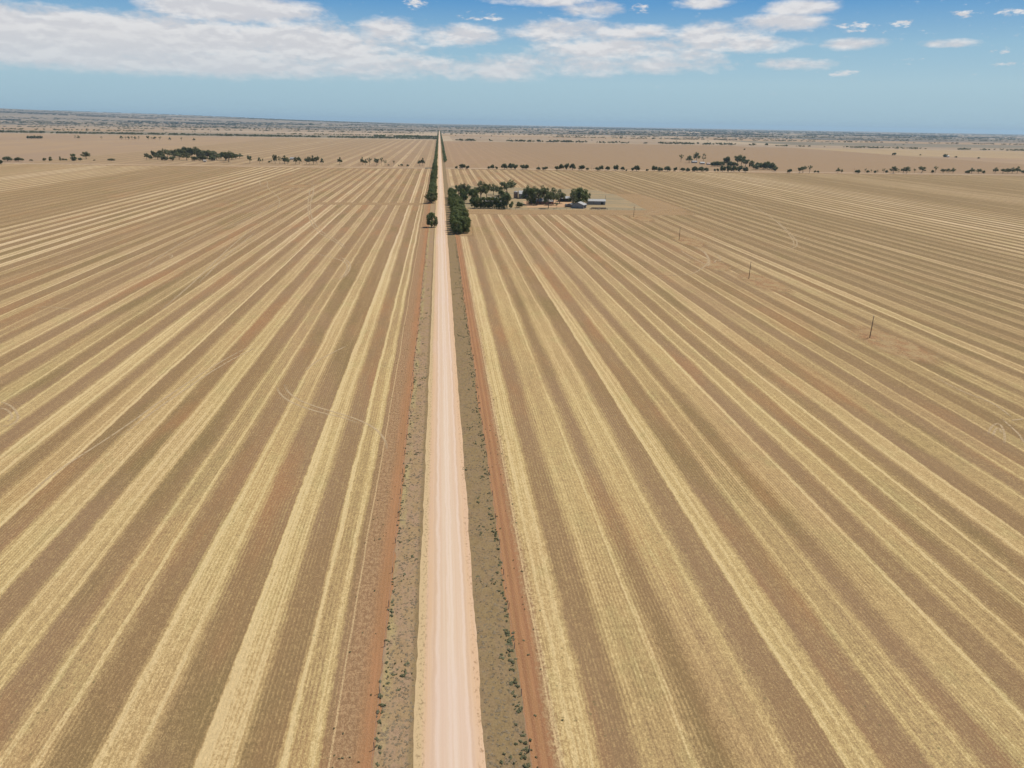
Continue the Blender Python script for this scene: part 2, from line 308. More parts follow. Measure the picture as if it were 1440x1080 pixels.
# base ground, polar grid so that the far hills are shaped
V=[(0,0,-.05)];Fc=[]; rad=[300,900,2000,3500,5000,6500]+[7000*1.07**i for i in range(31)]; na=120
for R in rad:
    for k in range(na):
        a=2*math.pi*k/na; X=R*math.sin(a); Y=R*math.cos(a); V.append((X,Y,float(hill(X,Y))-.05))
for k in range(na): Fc.append([0,1+(k+1)%na,1+k])
for i in range(len(rad)-1):
    for k in range(na):
        a=1+i*na+k; b=1+i*na+(k+1)%na; Fc.append([a,b,b+na,a+na])
g=obj('ground',mesh('ground',V,Fc,M_plain,smooth=True)); tag(g,kind='structure')
YC=1318.
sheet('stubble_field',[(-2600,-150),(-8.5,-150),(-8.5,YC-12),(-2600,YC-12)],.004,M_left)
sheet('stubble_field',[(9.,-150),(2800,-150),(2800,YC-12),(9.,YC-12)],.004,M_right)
strip('verge',-9.4,10.0,-150.,7000.,.03,M_verge,.22,.22,seed=3)
strip('gravel_road',-4.55,4.45,-150.,7500.,lambda c:.05+.14*(1-(2*c-1)**2),M_road,.09,.10,seed=5,cols=6)
# cross road
def xstrip(name,x0,x1,yc,w,z,mat_,seed):
    r=np.random.default_rng(seed); xs=np.arange(x0,x1,18.); V=[];Fc=[]
    for i,X in enumerate(xs): V+= [(X,yc-w/2+r.normal()*.5,z),(X,yc+w/2+r.normal()*.5,z)]
    for i in range(len(xs)-1): Fc.append([2*i,2*i+2,2*i+3,2*i+1])
    o=obj(name,mesh(name,V,Fc,mat_)); tag(o,kind='structure'); return o
xstrip('verge',-2600,-9.5,YC,30,.012,M_tan,4); xstrip('verge',10.2,2800,YC+4,34,.012,M_tan,6)
xstrip('dirt_track',10.5,2800,YC+9,7,.03,M_track,8)
xstrip('dirt_track',-2600,-10,YC-9,6,.03,M_head if False else M_track,9)
# paddocks further out (all true rectangles on the plain)
def pad(name,x0,x1,y0,y1,m_,z=.01): return sheet(name,[(x0,y0),(x1,y0),(x1,y1),(x0,y1)],z,m_)
pad('paddock',-700,-9.6,YC+15,3480,M_l2); pad('paddock',-4200,-702,YC+15,2700,M_tan); pad('paddock',-4200,-702,2704,3500,M_tan,.012)
pad('paddock',10.2,1500,YC+21,3320,M_r2); pad('paddock',1504,4200,YC+21,2250,M_tan); pad('paddock',1504,5200,2256,3080,M_gold)
pad('paddock',60,1300,3380,4600,M_pale); pad('paddock',1310,5600,3110,3600,M_pale,.014); pad('paddock',10.2,1700,4605,5300,M_tan)
pad('paddock',-2400,-12,3620,4300,M_grey); pad('paddock',-4800,-2410,3620,4300,M_gold); pad('paddock',-1700,-12,4310,4800,M_pale,.014); pad('paddock',-5200,-1710,4310,5200,M_tan,.016); pad('paddock',-3600,-200,5250,6300,M_pale,.02); pad('paddock',-6600,-3700,5250,6300,M_grey,.02); pad('paddock',1760,6200,4650,5600,M_tan,.02); pad('paddock',200,3000,5650,6500,M_pale,.022)
pad('paddock',1750,5600,3640,4600,M_grey,.016)
# farmyard with its bare drive, headlands
fy=[at(655,298.5),at(886,299.5),at(858,277),at(846,268),at(640,258)]
sheet('farmyard',[(11,682),(196,684),(203,840),(190,905),(13,950)],.016,M_yard)
sheet('bare_yard',[at(742,292),at(800,291),at(806,286),at(798,281),at(735,283)],.03,M_red)
def patch(name,cx,cy,rx,ry,m_,z=.02,nn=20,power=2.):
    V=[];A=[];Fc=[]
    for j in range(nn+1):
        for i in range(nn+1):
            u=2*i/nn-1; v=2*j/nn-1; V.append((cx+u*rx,cy+v*ry,z)); A.append(max(0,1-(abs(u)**power+abs(v)**power)))
    for j in range(nn):
        for i in range(nn):
            a=j*(nn+1)+i; Fc.append([a,a+1,a+nn+2,a+nn+1])
    o=obj(name,mesh(name,V,Fc,m_,attr={'a':('POINT',A)})); tag(o,kind='structure'); return o
patch('headland',120,664,122,22,M_head,.014,30,8.); patch('headland',17,590,7.5,85,M_head,.018,30,6.)
patch('headland',-70,724,62,13,M_head,.014,30,5.); patch('headland',215,760,28,120,M_head,.012,20,4.)
patch('headland',-300,YC-24,290,14,M_head,.014,30,6.); patch('headland',500,YC-22,480,12,M_head,.02,30,6.)
POLES=[(1223,475),(1053,392),(955,337),(891,305),(851,287),(818,270)]
PW=[at(*p) for p in POLES]
for i,(X,Y) in enumerate(PW[:4]): (patch('bare_patch',X+4,Y-8,13,34,M_patch,.02),patch('bare_patch',X,Y,5,7,M_patch,.024))
X,Y=at(416,262); patch('bare_patch',X,Y,26,40,M_patch,.02)
X,Y=at(1000,372); patch('bare_patch',X,Y,14,26,M_patch,.022)
# wheel marks left by turning machines
def ribbon(mb,pts,w=.5,z=.026):
    P=[at(*p) for p in pts]
    # smooth
    for _ in range(2):
        Q=[P[0]]
        for a,b in zip(P[:-1],P[1:]): Q+=[(a[0]*.75+b[0]*.25,a[1]*.75+b[1]*.25),(a[0]*.25+b[0]*.75,a[1]*.25+b[1]*.75)]
        P=Q+[P[-1]]
    V=[];Fc=[]
    for i,p in enumerate(P):
        a=P[max(0,i-1)]; b=P[min(len(P)-1,i+1)]; dx,dy=b[0]-a[0],b[1]-a[1]; l=math.hypot(dx,dy) or 1
        nx,ny=-dy/l*w/2,dx/l*w/2; V+=[(p[0]+nx,p[1]+ny,z),(p[0]-nx,p[1]-ny,z)]
    for i in range(len(P)-1): Fc.append((2*i,2*i+1,2*i+3,2*i+2))
    mb.add(V,Fc); k_=len(P)
    for i in range(k_): AA.extend([min(1,i/(k_*.18),(k_-1-i)/(k_*.18))]*2)
def crop(pts,ox,oy,s): return [(ox+a/s,oy+b/s) for a,b in pts]
tr=[crop(p,300,480,4.8) for p in ([(430,310),(445,350),(500,400),(620,450),(720,480),(880,515),(985,555)],[(475,285),(500,340),(570,395),(700,445),(860,490),(985,530),(1100,590),(1165,670),(1172,740)],[(620,200),(700,130),(800,80),(900,30)])]
tr+=[crop(p,300,240,4.5) for p in ([(625,75),(600,180),(598,260),(615,330),(665,392),(740,432),(805,470),(822,495)],[(645,80),(618,180),(612,250),(630,320),(680,385),(755,425),(815,462),(832,490)],[(540,520),(680,530),(800,562),(850,590),(845,640),(790,700)],[(800,545),(865,580),(868,625),(820,680)],
   [(345,75),(335,95),(310,98),(292,85),(298,62),(325,57),(345,70),(340,110),(390,145),(425,185),(410,240),(380,270)],[(440,170),(350,230),(200,310),(0,385)],[(450,180),(330,250),(190,330),(60,370)],[(600,150),(620,110),(640,120),(625,180),(600,175)],[(470,150),(620,130),(640,90)])]
tr+=[crop(p,0,240,4.) for p in ([(1430,320),(1330,400),(1250,470),(1100,620),(900,790)],[(1440,345),(1345,420),(1265,485),(1110,640)],[(950,480),(965,470),(972,485),(955,492)],[(170,770),(280,765),(380,780),(440,770)],[(600,45),(800,40),(960,55)],[(1250,290),(1100,360),(900,480),(820,550)])]
tr+=[crop(p,0,480,4.) for p in ([(1440,10),(1230,120),(940,310),(650,520),(300,740),(150,880)],[(1440,35),(1250,130),(960,325),(680,530)],[(0,340),(60,360),(95,400),(105,440),(70,470),(0,480)],[(0,375),(40,385),(65,410),(70,435),(40,450)])]
tr+=[crop(p,880,280,5.54) for p in ([(880,0),(1000,60),(1150,150),(1240,240),(1300,310),(1312,350),(1290,378)],[(1160,155),(1265,250),(1325,315),(1338,350),(1322,378),(1230,395)],[(500,360),(560,380),(620,420),(650,480),(620,520),(560,565),(480,592),(200,598)],[(600,400),(640,440),(655,490),(640,530)],[(690,425),(735,445),(740,490),(705,470),(690,500)],[(130,130),(220,90),(400,70),(560,50),(780,0)],[(425,400),(470,430),(600,500),(660,520)],[(1050,420),(1130,440)])]
tr+=[crop(p,1160,400,4.5) for p in ([(1180,840),(1120,790),(1040,740),(870,680),(700,590)],[(1030,950),(1055,895),(1095,878),(1125,905),(1140,960),(1135,1010)],[(1060,960),(1080,915),(1102,905),(1115,940)],[(1120,850),(1180,905),(1230,950),(1265,1010)],[(1180,862),(1260,850)])]
mb=MB(); AA=[]
for i,p in enumerate(tr): ribbon(mb,p,.6 if min(q[1] for q in p)>430 else .95,.026+.0012*i)
tag(obj('wheel_marks',mesh('wheel_marks',mb.V,mb.F,M_mark,attr={'a':('POINT',AA)})),kind='structure')
# ------------------------------------------------------------------ trees
def leaves(lobes,per,size,seed,flat=1.):
    r=np.random.default_rng(seed); V=[];T=[]
    for (cx,cy,cz,rr) in lobes:
        k=int(per*(rr/.18)**1.5); d=r.normal(size=(k,3)); d/=np.linalg.norm(d,axis=1)[:,None]
        q=np.array([cx,cy,cz])+d*np.array([rr,rr,rr*flat])*r.uniform(.55,1.08,size=(k,1))
        nr=d+r.normal(size=(k,3))*.45+np.array([0,0,.25]); nr/=np.linalg.norm(nr,axis=1)[:,None]
        t=np.cross(nr,r.normal(size=(k,3))); t/=np.linalg.norm(t,axis=1)[:,None]; b=np.cross(nr,t)
        s=size*r.uniform(.6,1.35,size=(k,1)); tt=r.uniform(0,1)*.6+r.uniform(0,.4,size=k)
        for i in range(k):
            V+= [q[i]+t[i]*s[i],q[i]+b[i]*s[i]*.75,q[i]-t[i]*s[i]*.9,q[i]-b[i]*s[i]*.6]; T.append(tt[i])
    V=np.array(V); Fc=[[4*i,4*i+1,4*i+2,4*i+3] for i in range(len(T))]
    return V,Fc,T
def lobes_for(kind,seed):
    r=random.Random(seed); L=[]
    if kind=='pine':      # dense, rounded to slightly pointed, foliage nearly to the ground
        for i in range(26):
            z=r.uniform(.16,.90); R=.42*math.sin(math.pi*min(.95,(z*.80+.16)))**.6; a=r.uniform(0,6.28); q=R*math.sqrt(r.random())
            L.append((q*math.cos(a),q*math.sin(a),z,r.uniform(.13,.19)))
        L.append((0,0,.9,.1))
    elif kind=='gum':     # spreading clumps on bare limbs
        for i in range(20):
            a=r.uniform(0,6.28); q=.40*math.sqrt(r.random()); z=.86-1.1*q*q-r.random()*.36
            L.append((q*math.cos(a),q*math.sin(a),z,r.uniform(.11,.18)))
    elif kind=='mallee':  # low round dome
        for i in range(20):
            a=r.uniform(0,6.28); q=.36*math.sqrt(r.random()); z=.74-1.4*q*q-r.random()*.36
            L.append((q*math.cos(a),q*math.sin(a),max(.14,z),r.uniform(.15,.21)))
    elif kind=='thin':    # sparse open tree
        for i in range(9):
            a=r.uniform(0,6.28); q=.34*math.sqrt(r.random()); z=r.uniform(.42,.88)
            L.append((q*math.cos(a),q*math.sin(a),z,r.uniform(.09,.15)))
    return L
def trunk(kind,seed,lobes):
    r=random.Random(seed); mb=MB(); top={'pine':.7,'gum':.5,'mallee':.3,'thin':.6}[kind]; rb={'pine':.032,'gum':.030,'mallee':.028,'thin':.022}[kind]
    pts=[(0,0,-.02),(r.uniform(-.02,.02),r.uniform(-.02,.02),top*.5),(r.uniform(-.04,.04),r.uniform(-.04,.04),top)]
    mb.tube(pts,[rb*1.25,rb*.85,rb*.5],7)
    for l in lobes[::2] if kind!='pine' else lobes[:5]:
        z0=r.uniform(.35,.95)*top; k=z0/top; b=(pts[2][0]*k,pts[2][1]*k,z0)
        m_=((b[0]+l[0])*.5,(b[1]+l[1])*.5,(b[2]+l[2])*.5+.03)
        if l[2]>z0-.1: mb.tube([b,m_,(l[0],l[1],l[2])],[rb*.5,rb*.32,rb*.12],5)
    return mb
LM={'pine':M_pine,'gum':M_gum,'mallee':M_mallee,'thin':M_gum}
PROTO={}
for kind,per,size,fl in (('pine',115,.040,.9),('gum',110,.038,.8),('mallee',85,.050,.9),('thin',85,.036,.8)):
    for v in range(3):
        L=lobes_for(kind,17*v+len(kind)); V,Fc,T=leaves(L,per,size,31*v+5,fl)
        cr=mesh('crown',V,Fc,LM[kind],attr={'tint':('FACE',T)})
        tb=trunk(kind,v+3,L); tm=mesh('trunk',tb.V,tb.F,M_bark,smooth=True)
        # lighter joined version for trees too far away to show parts
        V2,F2,T2=leaves(L,per*.3,size*1.6,31*v+9,fl); nb=len(tb.V)
        jm=mesh('tree',np.vstack([np.array(tb.V),V2]),[list(f) for f in tb.F]+[[i+nb for i in f] for f in F2],[M_bark,LM[kind]],[0]*len(tb.F)+[1]*len(F2),attr={'tint':('FACE',[0]*len(tb.F)+T2)})
        PROTO[kind,v]=(cr,tm,jm)
NAME={'pine':'pine_tree','gum':'gum_tree','mallee':'mallee_tree','thin':'gum_tree'}
ORD=['zeroth','first','second','third','fourth','fifth','sixth','seventh','eighth','ninth','tenth','eleventh','twelfth','thirteenth','fourteenth','fifteenth','sixteenth','seventeenth','eighteenth','nineteenth','twentieth']
def ordn(i):
    if i<=20: return ORD[i]
    tens={2:'twenty',3:'thirty',4:'forty',5:'fifty',6:'sixty',7:'seventy',8:'eighty',9:'ninety'}
    t,u=divmod(i,10); return tens[t]+'-'+ORD[u] if u else tens[t][:-1]+'ieth'
NT=[0]
def tree(kind,X,Y,w,h,label,group=None,parts=True,cat='tree',name=None):
    v=random.randrange(3); cr,tm,jm=PROTO[kind,v]; rz=random.uniform(0,6.28)
    nm=name or NAME[kind]; z=float(hill(X,Y))
    if parts:
        o=empty(nm,(X,Y,z),rz); o.scale=(w,w,h); obj('crown',cr,o); obj('trunk',tm,o)
    else:
        o=obj(nm,jm); o.location=(X,Y,z); o.rotation_euler=(0,0,rz); o.scale=(w,w,h)
    tag(o,label,cat,group); NT[0]+=1; return o
def px(kind,x,y,wp,hp,label,group=None,parts=True,**k):
    X,Y=at(x,y); d=hz(x,y); return tree(kind,X,Y,max(1.5,wp*75/(.94*d)),max(1.5,hp*75/(.884*d)),label,group,parts,**k)
# lone tree west of the road and the pines behind it
px('pine',607,319.5,16.5,20,'lone round dark pine standing by itself on the west verge of the gravel road','trees by the gravel road')
G='pines and gums in the west row along the gravel road'
Y=735.; i=0
while i<44:
    i+=1; X=-8.3+random.uniform(-1.6,1.6); kind='pine'
    if i==1: tree('gum',-9.2,Y-1,13,11.5,'sparse grey gum with bare twigs at the near end of the west roadside row',G)
    h=random.uniform(8.5,12); w=random.uniform(7.5,9.5)
    tree(kind,X,Y+4,w,h,'dense dark pine west of the gravel road, %s from its row\'s near end'%ordn(i),G)
    Y+=random.uniform(8,10)*(1+i*.02)
YL=Y
G='pines in the east row along the gravel road'
Y=524.; i=0
for k in range(34):
    i+=1; c=k%2
    X=(12.0 if c==0 else 17.2)+random.uniform(-.8,.8); 
    if k>26: X=12.5+random.uniform(-1,1)
    tree('pine',X,Y,random.uniform(8.5,10.5),random.uniform(9.5,12.5),'bushy dark pine, %s from the near end of the row east of the gravel road'%ordn(i),G)
    Y+= 4.6+k*.22
for k,(x,y,w,h) in enumerate([(653,283,11,13),(650,279,11,13),(655,276,10,12)]):
    px('pine',x,y,w,h,['round pine pressed against the east side of the roadside pines, nearest the farm hedge','dark round pine behind the one nearest the farm hedge, beside the roadside row','dark round pine at the back of three beside the roadside row'][k],'pines between the row and the farmhouse')
# farm trees
G='trees around the farmhouse'
fr=[(667,292.5,9,14,'pine'),(673,293,9,14.5,'pine'),(679.5,293,9,15,'pine'),(686,293,9,15,'pine'),(692,293,9,15,'pine'),(698.5,293.3,9,15,'pine'),(705,293.5,10,15,'pine'),(713,293.5,15,21,'pine')]
for k,t in enumerate(fr): px(t[4],t[0],t[1],t[2]*1.25,t[3],'%s dark tree from the left in the clipped front hedge row of the farm'%ordn(k+1) if k<7 else 'tallest bright green round tree closing the right end of the farm hedge row',G)
fm=[(666,286,15,18,'pine','broad dark pine behind the left end of the farm hedge'),(676,281,17,24,'gum','tall gum rising behind the left half of the farm hedge'),(684,279,12,22,'gum','slim tall gum just left of the grey farmhouse roof'),
(645,276,11,17,'gum','open brown green gum behind the roadside pines at far left of the farm'),(652,276,10,17,'gum','second open gum right of the roadside pines, back row of the farm'),(659,275.5,10,15,'gum','third open gum in the back row left of the farmhouse'),(668,277,8,13,'gum','low open gum between the back row and the tall gum'),
(694,274,10,14,'gum','yellowish gum just above the grey farmhouse roof'),(701,276,9,15,'gum','slender gum at the right end of the farmhouse roof'),(713,275,21,21,'gum','large spreading gum left of the rusty silo, tallest of the farm'),(705,281,10,12,'pine','small dense tree between farmhouse roof and hedge'),
(730,292,9,9,'mallee','small light green bush right of the farm hedge, below the silo'),(741,287,14,25,'gum','dark gum right beside the white roofed shed'),(747,288,12,21,'pine','dense dark tree behind the gum beside the white roofed shed'),(756,288,16,25,'gum','big gum with pale trunk in front of the brick house'),(765,287,14,25,'gum','tall gum over the middle of the brick house'),
(771,293.2,13,24,'gum','brown gum with bare trunk standing on the open grass before the brick house'),(778,288,15,22,'gum','broad gum over the right end of the brick house'),(787,286,14,18,'gum','rightmost gum of the dark farm grove, left of the machine shed'),(783,293,7,8,'thin','thin bare small tree on the open grass before the farm grove'),
(806,290,13,20,'gum','gum leaning over the left side of the gabled barn'),(815,289,23,22,'pine','broad olive gum standing behind the gabled barn'),(824,288,13,18,'gum','gum at the right shoulder of the gabled barn')]
for t in fm: px(t[4],t[0],t[1],t[2]*1.25,t[3]*1.04,t[5],G)
# line along the cross road, east side (photo pixels: x, width, height, kind)
G='trees along the cross road east of the gravel road'
ln=[(642,4,3.5,'m'),(650,8.5,6.5,'m'),(657.5,5,4.5,'m'),(687.5,4,3.5,'m'),(692.3,5.5,5.5,'m'),(698,3.8,3.8,'m'),(709,8.5,7.5,'m'),(719,9,7.6,'m'),(725,7.5,5.8,'m'),(735,7,6.2,'m'),(741,6,6.2,'m'),(757,5.5,4,'m'),(766.5,8,4.2,'m'),(783,5.5,5.5,'m'),(789,6.5,7.8,'m'),(797,7,8,'m'),(805,8,8,'m'),(818,8,6.5,'m'),(826,4,3.6,'m'),(835,2,2.5,'t'),(840,6,4.6,'m'),(845,6,6,'m'),(854.5,5.5,5.5,'m'),(866,7,7.2,'m'),(875.5,5.5,5,'m'),(881,2.6,2.6,'m'),(890,5,4.6,'m'),(895,8,7.4,'m'),(910,4,3,'m'),(920,8,6.5,'m'),(928,8,5.5,'m'),(938,9,7,'m'),(949.5,5,5.5,'m'),(960,6,4.6,'m'),(967,6,5,'m'),(977,9,7,'m'),(986,8,6.4,'m'),(993,6,5.2,'m'),(1005,3,3.6,'m'),(1009,3.4,4,'m'),
(1016,8,8,'m'),(1024,8,8.4,'m'),(1032,8,8,'m'),(1040,8,7.6,'m'),(1048,7.4,7,'m'),(1110,6,5,'m'),(1124,6,6.5,'g'),(1129,8,7.6,'g'),(1138,7,8.5,'t'),(1146,3,3.2,'m'),(1150,3.4,3,'m'),(1178,5,5.5,'g'),(1183,3.4,4.4,'g'),(1206,7,4.6,'m'),(1216,4,5,'t'),(1220,4,3.6,'m'),(1225,3.4,4,'t'),(1230,3.4,3.6,'m'),(1234,3.6,3.6,'t'),(1242,5,5.6,'t'),(1246.5,4,3.8,'m'),(1256,9,7.6,'g'),(1263,4,4.6,'t'),(1270,7,6,'g'),(1275,8,7.2,'g'),(1286,5,5,'t'),(1296,9,7.4,'g'),(1311,4,4,'m'),(1315,6,8,'t'),(1326,7,5,'g'),(1333,6,5,'g'),(1340,6,5.6,'g'),(1360,6,4,'m'),(1366,7,6,'g'),(1376,7,5,'g'),(1383,4,4,'m'),(1399,7,6,'g'),(1410,8,5.4,'g'),(1417,7,5.6,'g'),(1423,7,6.4,'g'),(1430,7,7.6,'g'),(1438,4,4,'m')]
KK={'m':'mallee','g':'gum','t':'thin'}
def sz(w): return 'small' if w<4.5 else ('broad' if w>7 else 'medium')
for k,(x,w,h,kk) in enumerate(ln):
    y=236.7+(x-640)*.0125 if x<1060 else 242.4+(x-1100)*.0022
    y-=1.2*(1 if x<1200 else .6)*random.random()
    desc={'m':'rounded dark green','g':'spreading flat topped','t':'thin open'}[kk]
    px(KK[kk],x,y+1.2,w*1.2,h*1.28,'%s %s tree, %s east of the gravel road in the cross road line'%(sz(w),desc,ordn(k+1)),G,parts=(w>=4.5))
# line along the cross road, west side
G='trees along the cross road west of the gravel road'
ll=[(2,231.5,5,7,'m'),(10.5,226.8,11,7,'m'),(26,227,9,6,'m'),(32,226,4,3,'m'),(44,226.3,4,2.4,'m'),(63,226.5,4.4,4.6,'m'),(71.5,226.4,4,5,'p'),(85,226,2.5,5,'p'),(89,226,3,3.6,'m'),(93,226,3,3,'m'),(104,226.6,6.5,8.6,'p'),(113,226,4.6,4.5,'m'),(121.5,223.5,10,9,'g'),(133,226,3,1.8,'m'),(157,226,9,3,'m'),
(351.5,229.8,6,10.5,'g'),(365,229.5,4.4,7.6,'g'),(369.5,229.6,3.6,6,'t'),(379,229,3,3,'m'),(382,229,3,4.5,'t'),(387,230.3,6,11.4,'g'),(393.5,230.2,6,10,'t'),(400,230.4,7,10,'g'),(405,230.6,7,8,'g'),(416,231,5,9,'g'),(421,231,6,9.6,'g'),(431,231,5,8,'g'),(435,231.2,5,9.8,'g'),(441,231.4,6,11,'g'),(446,231.4,6,10.6,'g'),(453,231.5,4.6,7.8,'g'),(478,231.3,6,8.8,'g'),
(509.5,232,4.6,9.8,'g'),(514,232,5,7,'g'),(520,232.3,7,9,'t'),(530,232.4,7,9,'g'),(536.6,232.5,5,10,'t'),(541.5,232.5,6,7,'t'),(546.5,233,2.6,1.8,'m'),(554,233.6,3.4,7.4,'t'),(560.5,233.5,2,2,'m'),(565,233.6,3.6,3,'m'),(573.5,234,3.4,3,'m'),(590,233,5,7,'g'),(594.5,233,5,9.4,'g')]
KK['p']='pine'; ll=ll[::-1]
for k,(x,y,w,h,kk) in enumerate(ll):
    desc={'m':'low dark','g':'upright grey green','t':'thin open','p':'narrow pointed dark'}[kk]
    px(KK[kk],x,y,w*1.25,h*1.12,'%s %s tree, %s west of the gravel road in the cross road line'%(sz(w),desc,ordn(k+1)),G,parts=(w>=4.5))
# grove around the western homestead
G='trees of the grove north west of the road crossing'
gr=[(206.5,224,5,6.5),(211,224.5,5,6),(216,222,5,8.6),(222,224.5,8,7),(226,222,8,9.5),(232,226,7,6),(236,223,9,10),(243,226,7,5.6),(246,222,9,10.5),(252,224.5,9,8),(256,221,10,10),(262,220,10,12),(263,225.5,9,8),(270,221,10,11),(274,226.5,7,5.5),(277,221,11,10.5),(283,222,9,10.5),(285,226.5,9,6.5),(292,222.5,9,8.5),(297,222,11,9.5),(298,226,8,6),(305,225,9,7.5),(311,223,8,6.6),(317,225.5,11,10),(322,228,10,12),(326,224.5,9,9),(331,223.5,6,6),(337,222.5,7,5)]
for k,(x,y,w,h) in enumerate(gr): px('mallee' if k%3 else 'gum',x,y,w*1.5,h*1.3,'%s dark green tree of the western grove, %s from its left end'%(sz(w),ordn(k+1)),G)
px('pine',229,212.5,2.6,3.6,'tiny dark treetop showing alone above the left half of the western grove',G,parts=False)
# eastern homestead beyond the cross road
G='trees of the eastern homestead beyond the cross road'
er=[(957.5,228,5.5,8.6,'t'),(969,229,7,8,'g'),(979,227,7,10,'g'),(989,228,6,9,'t'),(1004,233.8,8,6,'m'),(1009,234,8,6.6,'m'),(1014,234,7,6.2,'m'),(1021,232.5,7,11,'m'),(1027,234,8,6.6,'m'),(1032,234.5,8,6,'m'),(1037,233,9,12,'g'),(1042,233.5,9,12.4,'g'),(1048,234.4,8,9,'g'),(1056.5,235,5,7,'p'),(1063,238.6,8,7,'m'),(1066,237,8,8,'m'),(1073,238,9,9,'m'),(1079,237.5,9,9.5,'m'),(1085,238.6,9,9,'m'),(1090,240.6,7,5,'m')]
for k,(x,y,w,h,kk) in enumerate(er): px(KK[kk],x,y,w*1.5,h*1.25,'%s %s tree of the eastern homestead, %s from its left end'%(sz(w),'open' if kk=='t' else 'dark',ordn(k+1)),G)
# scattered paddock trees north west
G='scattered paddock trees north of the western grove'
sc_=[(40,195.2,5,5),(44,195.3,5,5),(48,195.3,5.6,5.4),(53,195.3,5,5),(58,195.2,5,5),(106,195.8,4,5),(111,195.6,4.6,5),(143,195.8,4,4),(171,196.3,5.4,5.4),(177,196.6,4,4.5),(181,196.6,4,5),(186,196.8,4.6,5),(190,196.8,4,5),(195,196.8,4.6,5),(208.5,196.8,4.6,6),(214,197,4,4.5),(218,197,5,5),(225,197.4,6.4,5.4),(239,197.8,4,4.6),(255,198.2,5,5),(273,198.4,4.4,4)]
for k,(x,y,w,h) in enumerate(sc_): px('mallee' if k<5 else 'thin' if k%2 else 'gum',x,y,w,h,'%s grey green tree alone in the tan paddock, %s from the photo\'s left edge'%(sz(w),ordn(k+1)),G,parts=False)
# individual crowns of the right-hand far paddocks
for k,(x,y,w,h) in enumerate([(1257,218.8,6,4.6),(1294,218.5,3,2),(1329,221,6.6,5),(1344,221.8,4,2.6),(1376,223.2,4,2.6),(1047,211,3,2.6)]):
    px('mallee',x,y,w,h,['rounded dark tree alone in the olive paddock far beyond the cross road line','speck of a bush left of the squat dark tree, far right paddocks','squat dark tree by a small building in the far right paddocks','small bush just right of the squat dark tree','faint bush at far right, last before the photo edge','speck of a bush on the fence line behind the eastern homestead'][k],'lone trees of the far right paddocks',parts=False)
# merged far vegetation --------------------------------------------------
def ico(seed):
    import bmesh
    bm=bmesh.new(); bmesh.ops.create_icosphere(bm,subdivisions=2,radius=.5); r=np.random.default_rng(seed)
    V=np.array([v.co[:] for v in bm.verts]); V*=r.uniform(.72,1.15,size=(len(V),1)); V[:,2]=np.maximum(V[:,2]+.42,-.02); V[:,2]/=V[:,2].max()
    Fc=[[v.index for v in f.verts] for f in bm.faces]; bm.free(); return V,Fc
ICO=[ico(i) for i in range(5)]
# far trees: leaf clumps per tree, as one countless mass
CL=[]
for s_ in range(6):
    L=[(random.uniform(-.3,.3),random.uniform(-.3,.3),random.uniform(.35,.75),random.uniform(.16,.25)) for _ in range(5)]
    CL.append(leaves(L,9,.13,s_+100,.8))
def mass(name,pts,label,cat,m_,clump=True,group=None):
    VV=[];FF=[];TT=[];b=0
    for (X,Y,w,h) in pts:
        if clump: V,Fc,T=random.choice(CL)
        else:
            V,Fc=random.choice(ICO); T=[random.random()*.6]*len(Fc)
        a=random.uniform(0,6.28); c,s=math.cos(a),math.sin(a)
        Q=np.empty_like(V); Q[:,0]=(V[:,0]*c-V[:,1]*s)*w+X; Q[:,1]=(V[:,0]*s+V[:,1]*c)*w+Y; Q[:,2]=V[:,2]*h+float(hill(X,Y))
        VV.append(Q); FF+=[[i+b for i in f] for f in Fc]; TT+=list(T); b+=len(V)
    o=obj(name,mesh(name,np.vstack(VV),FF,m_,attr={'tint':('FACE',TT)})); return tag(o,label,cat,group,'stuff')
R=random.uniform
# rest of the roadside rows, too far to tell apart
pts=[(-8.3+R(-1.2,1.2),y_,R(5.5,7.5),R(7,9.5)) for y_ in np.arange(YL,7200,7.)]
mass('roadside_trees',pts,'dark unbroken ribbon of trees running to the horizon west of the gravel road','tree belt',M_pine)
pts=[(10.8+R(-1.5,1.5),y_,R(5,7),R(7,9)) for y_ in np.arange(1500,2050,8.)]+[(11.+R(-2,2),y_,R(4,6.5),R(6,9)) for y_ in np.arange(2060,7200,11.)]
mass('roadside_trees',pts,'thin dark ribbon of trees beyond the crossing on the east side of the gravel road','tree belt',M_pine)
def belt(x0,x1,y,n_,sp=25,w=(7,13),h=(6,11),gap=.0,slope=0.,gs=.01):
    out=[]; ph=R(0,99)
    for _ in range(n_):
        X=R(x0,x1)
        if gap and (math.sin(X*gs+ph)+math.sin(X*gs*2.7+ph*2)+math.sin(X*gs*6.3))/3<gap*2-1.0+R(-.25,.25): continue
        out.append((X,y+slope*(X-x0)+random.gauss(0,sp),R(*w),R(*h)))
    return out
mass('tree_belt',belt(60,1500,3345,520,7,(9,16),(8,15),.42),'ragged line of low trees along the far side of the tan paddock right of the road','tree belt',M_mallee)
mass('tree_belt',belt(1500,3100,3250,420,10,(9,15),(7,12),.42,-.12),'broken line of low trees continuing to the photo\'s right edge beyond the homestead','tree belt',M_mallee)
mass('tree_belt',belt(-3400,-10,3560,1300,14,(10,17),(9,15),.25),'long scrubby tree line behind the tan western paddocks, below the grey green paddock','tree belt',M_mallee)
mass('tree_belt',belt(-5200,-1600,4350,520,15,(10,16),(8,13),.3),'dark scrub line in front of the grey country at far left','tree belt',M_mallee)
mass('tree_belt',belt(-900,-20,4330,120,16,(9,14),(7,11),.2)+belt(-230,-12,3950,150,26,(12,18),(10,15))+belt(-330,-280,3950,26,14,(12,18),(10,15)),'dark clump of trees left of the road where it meets the horizon','tree belt',M_pine)
pts=[]
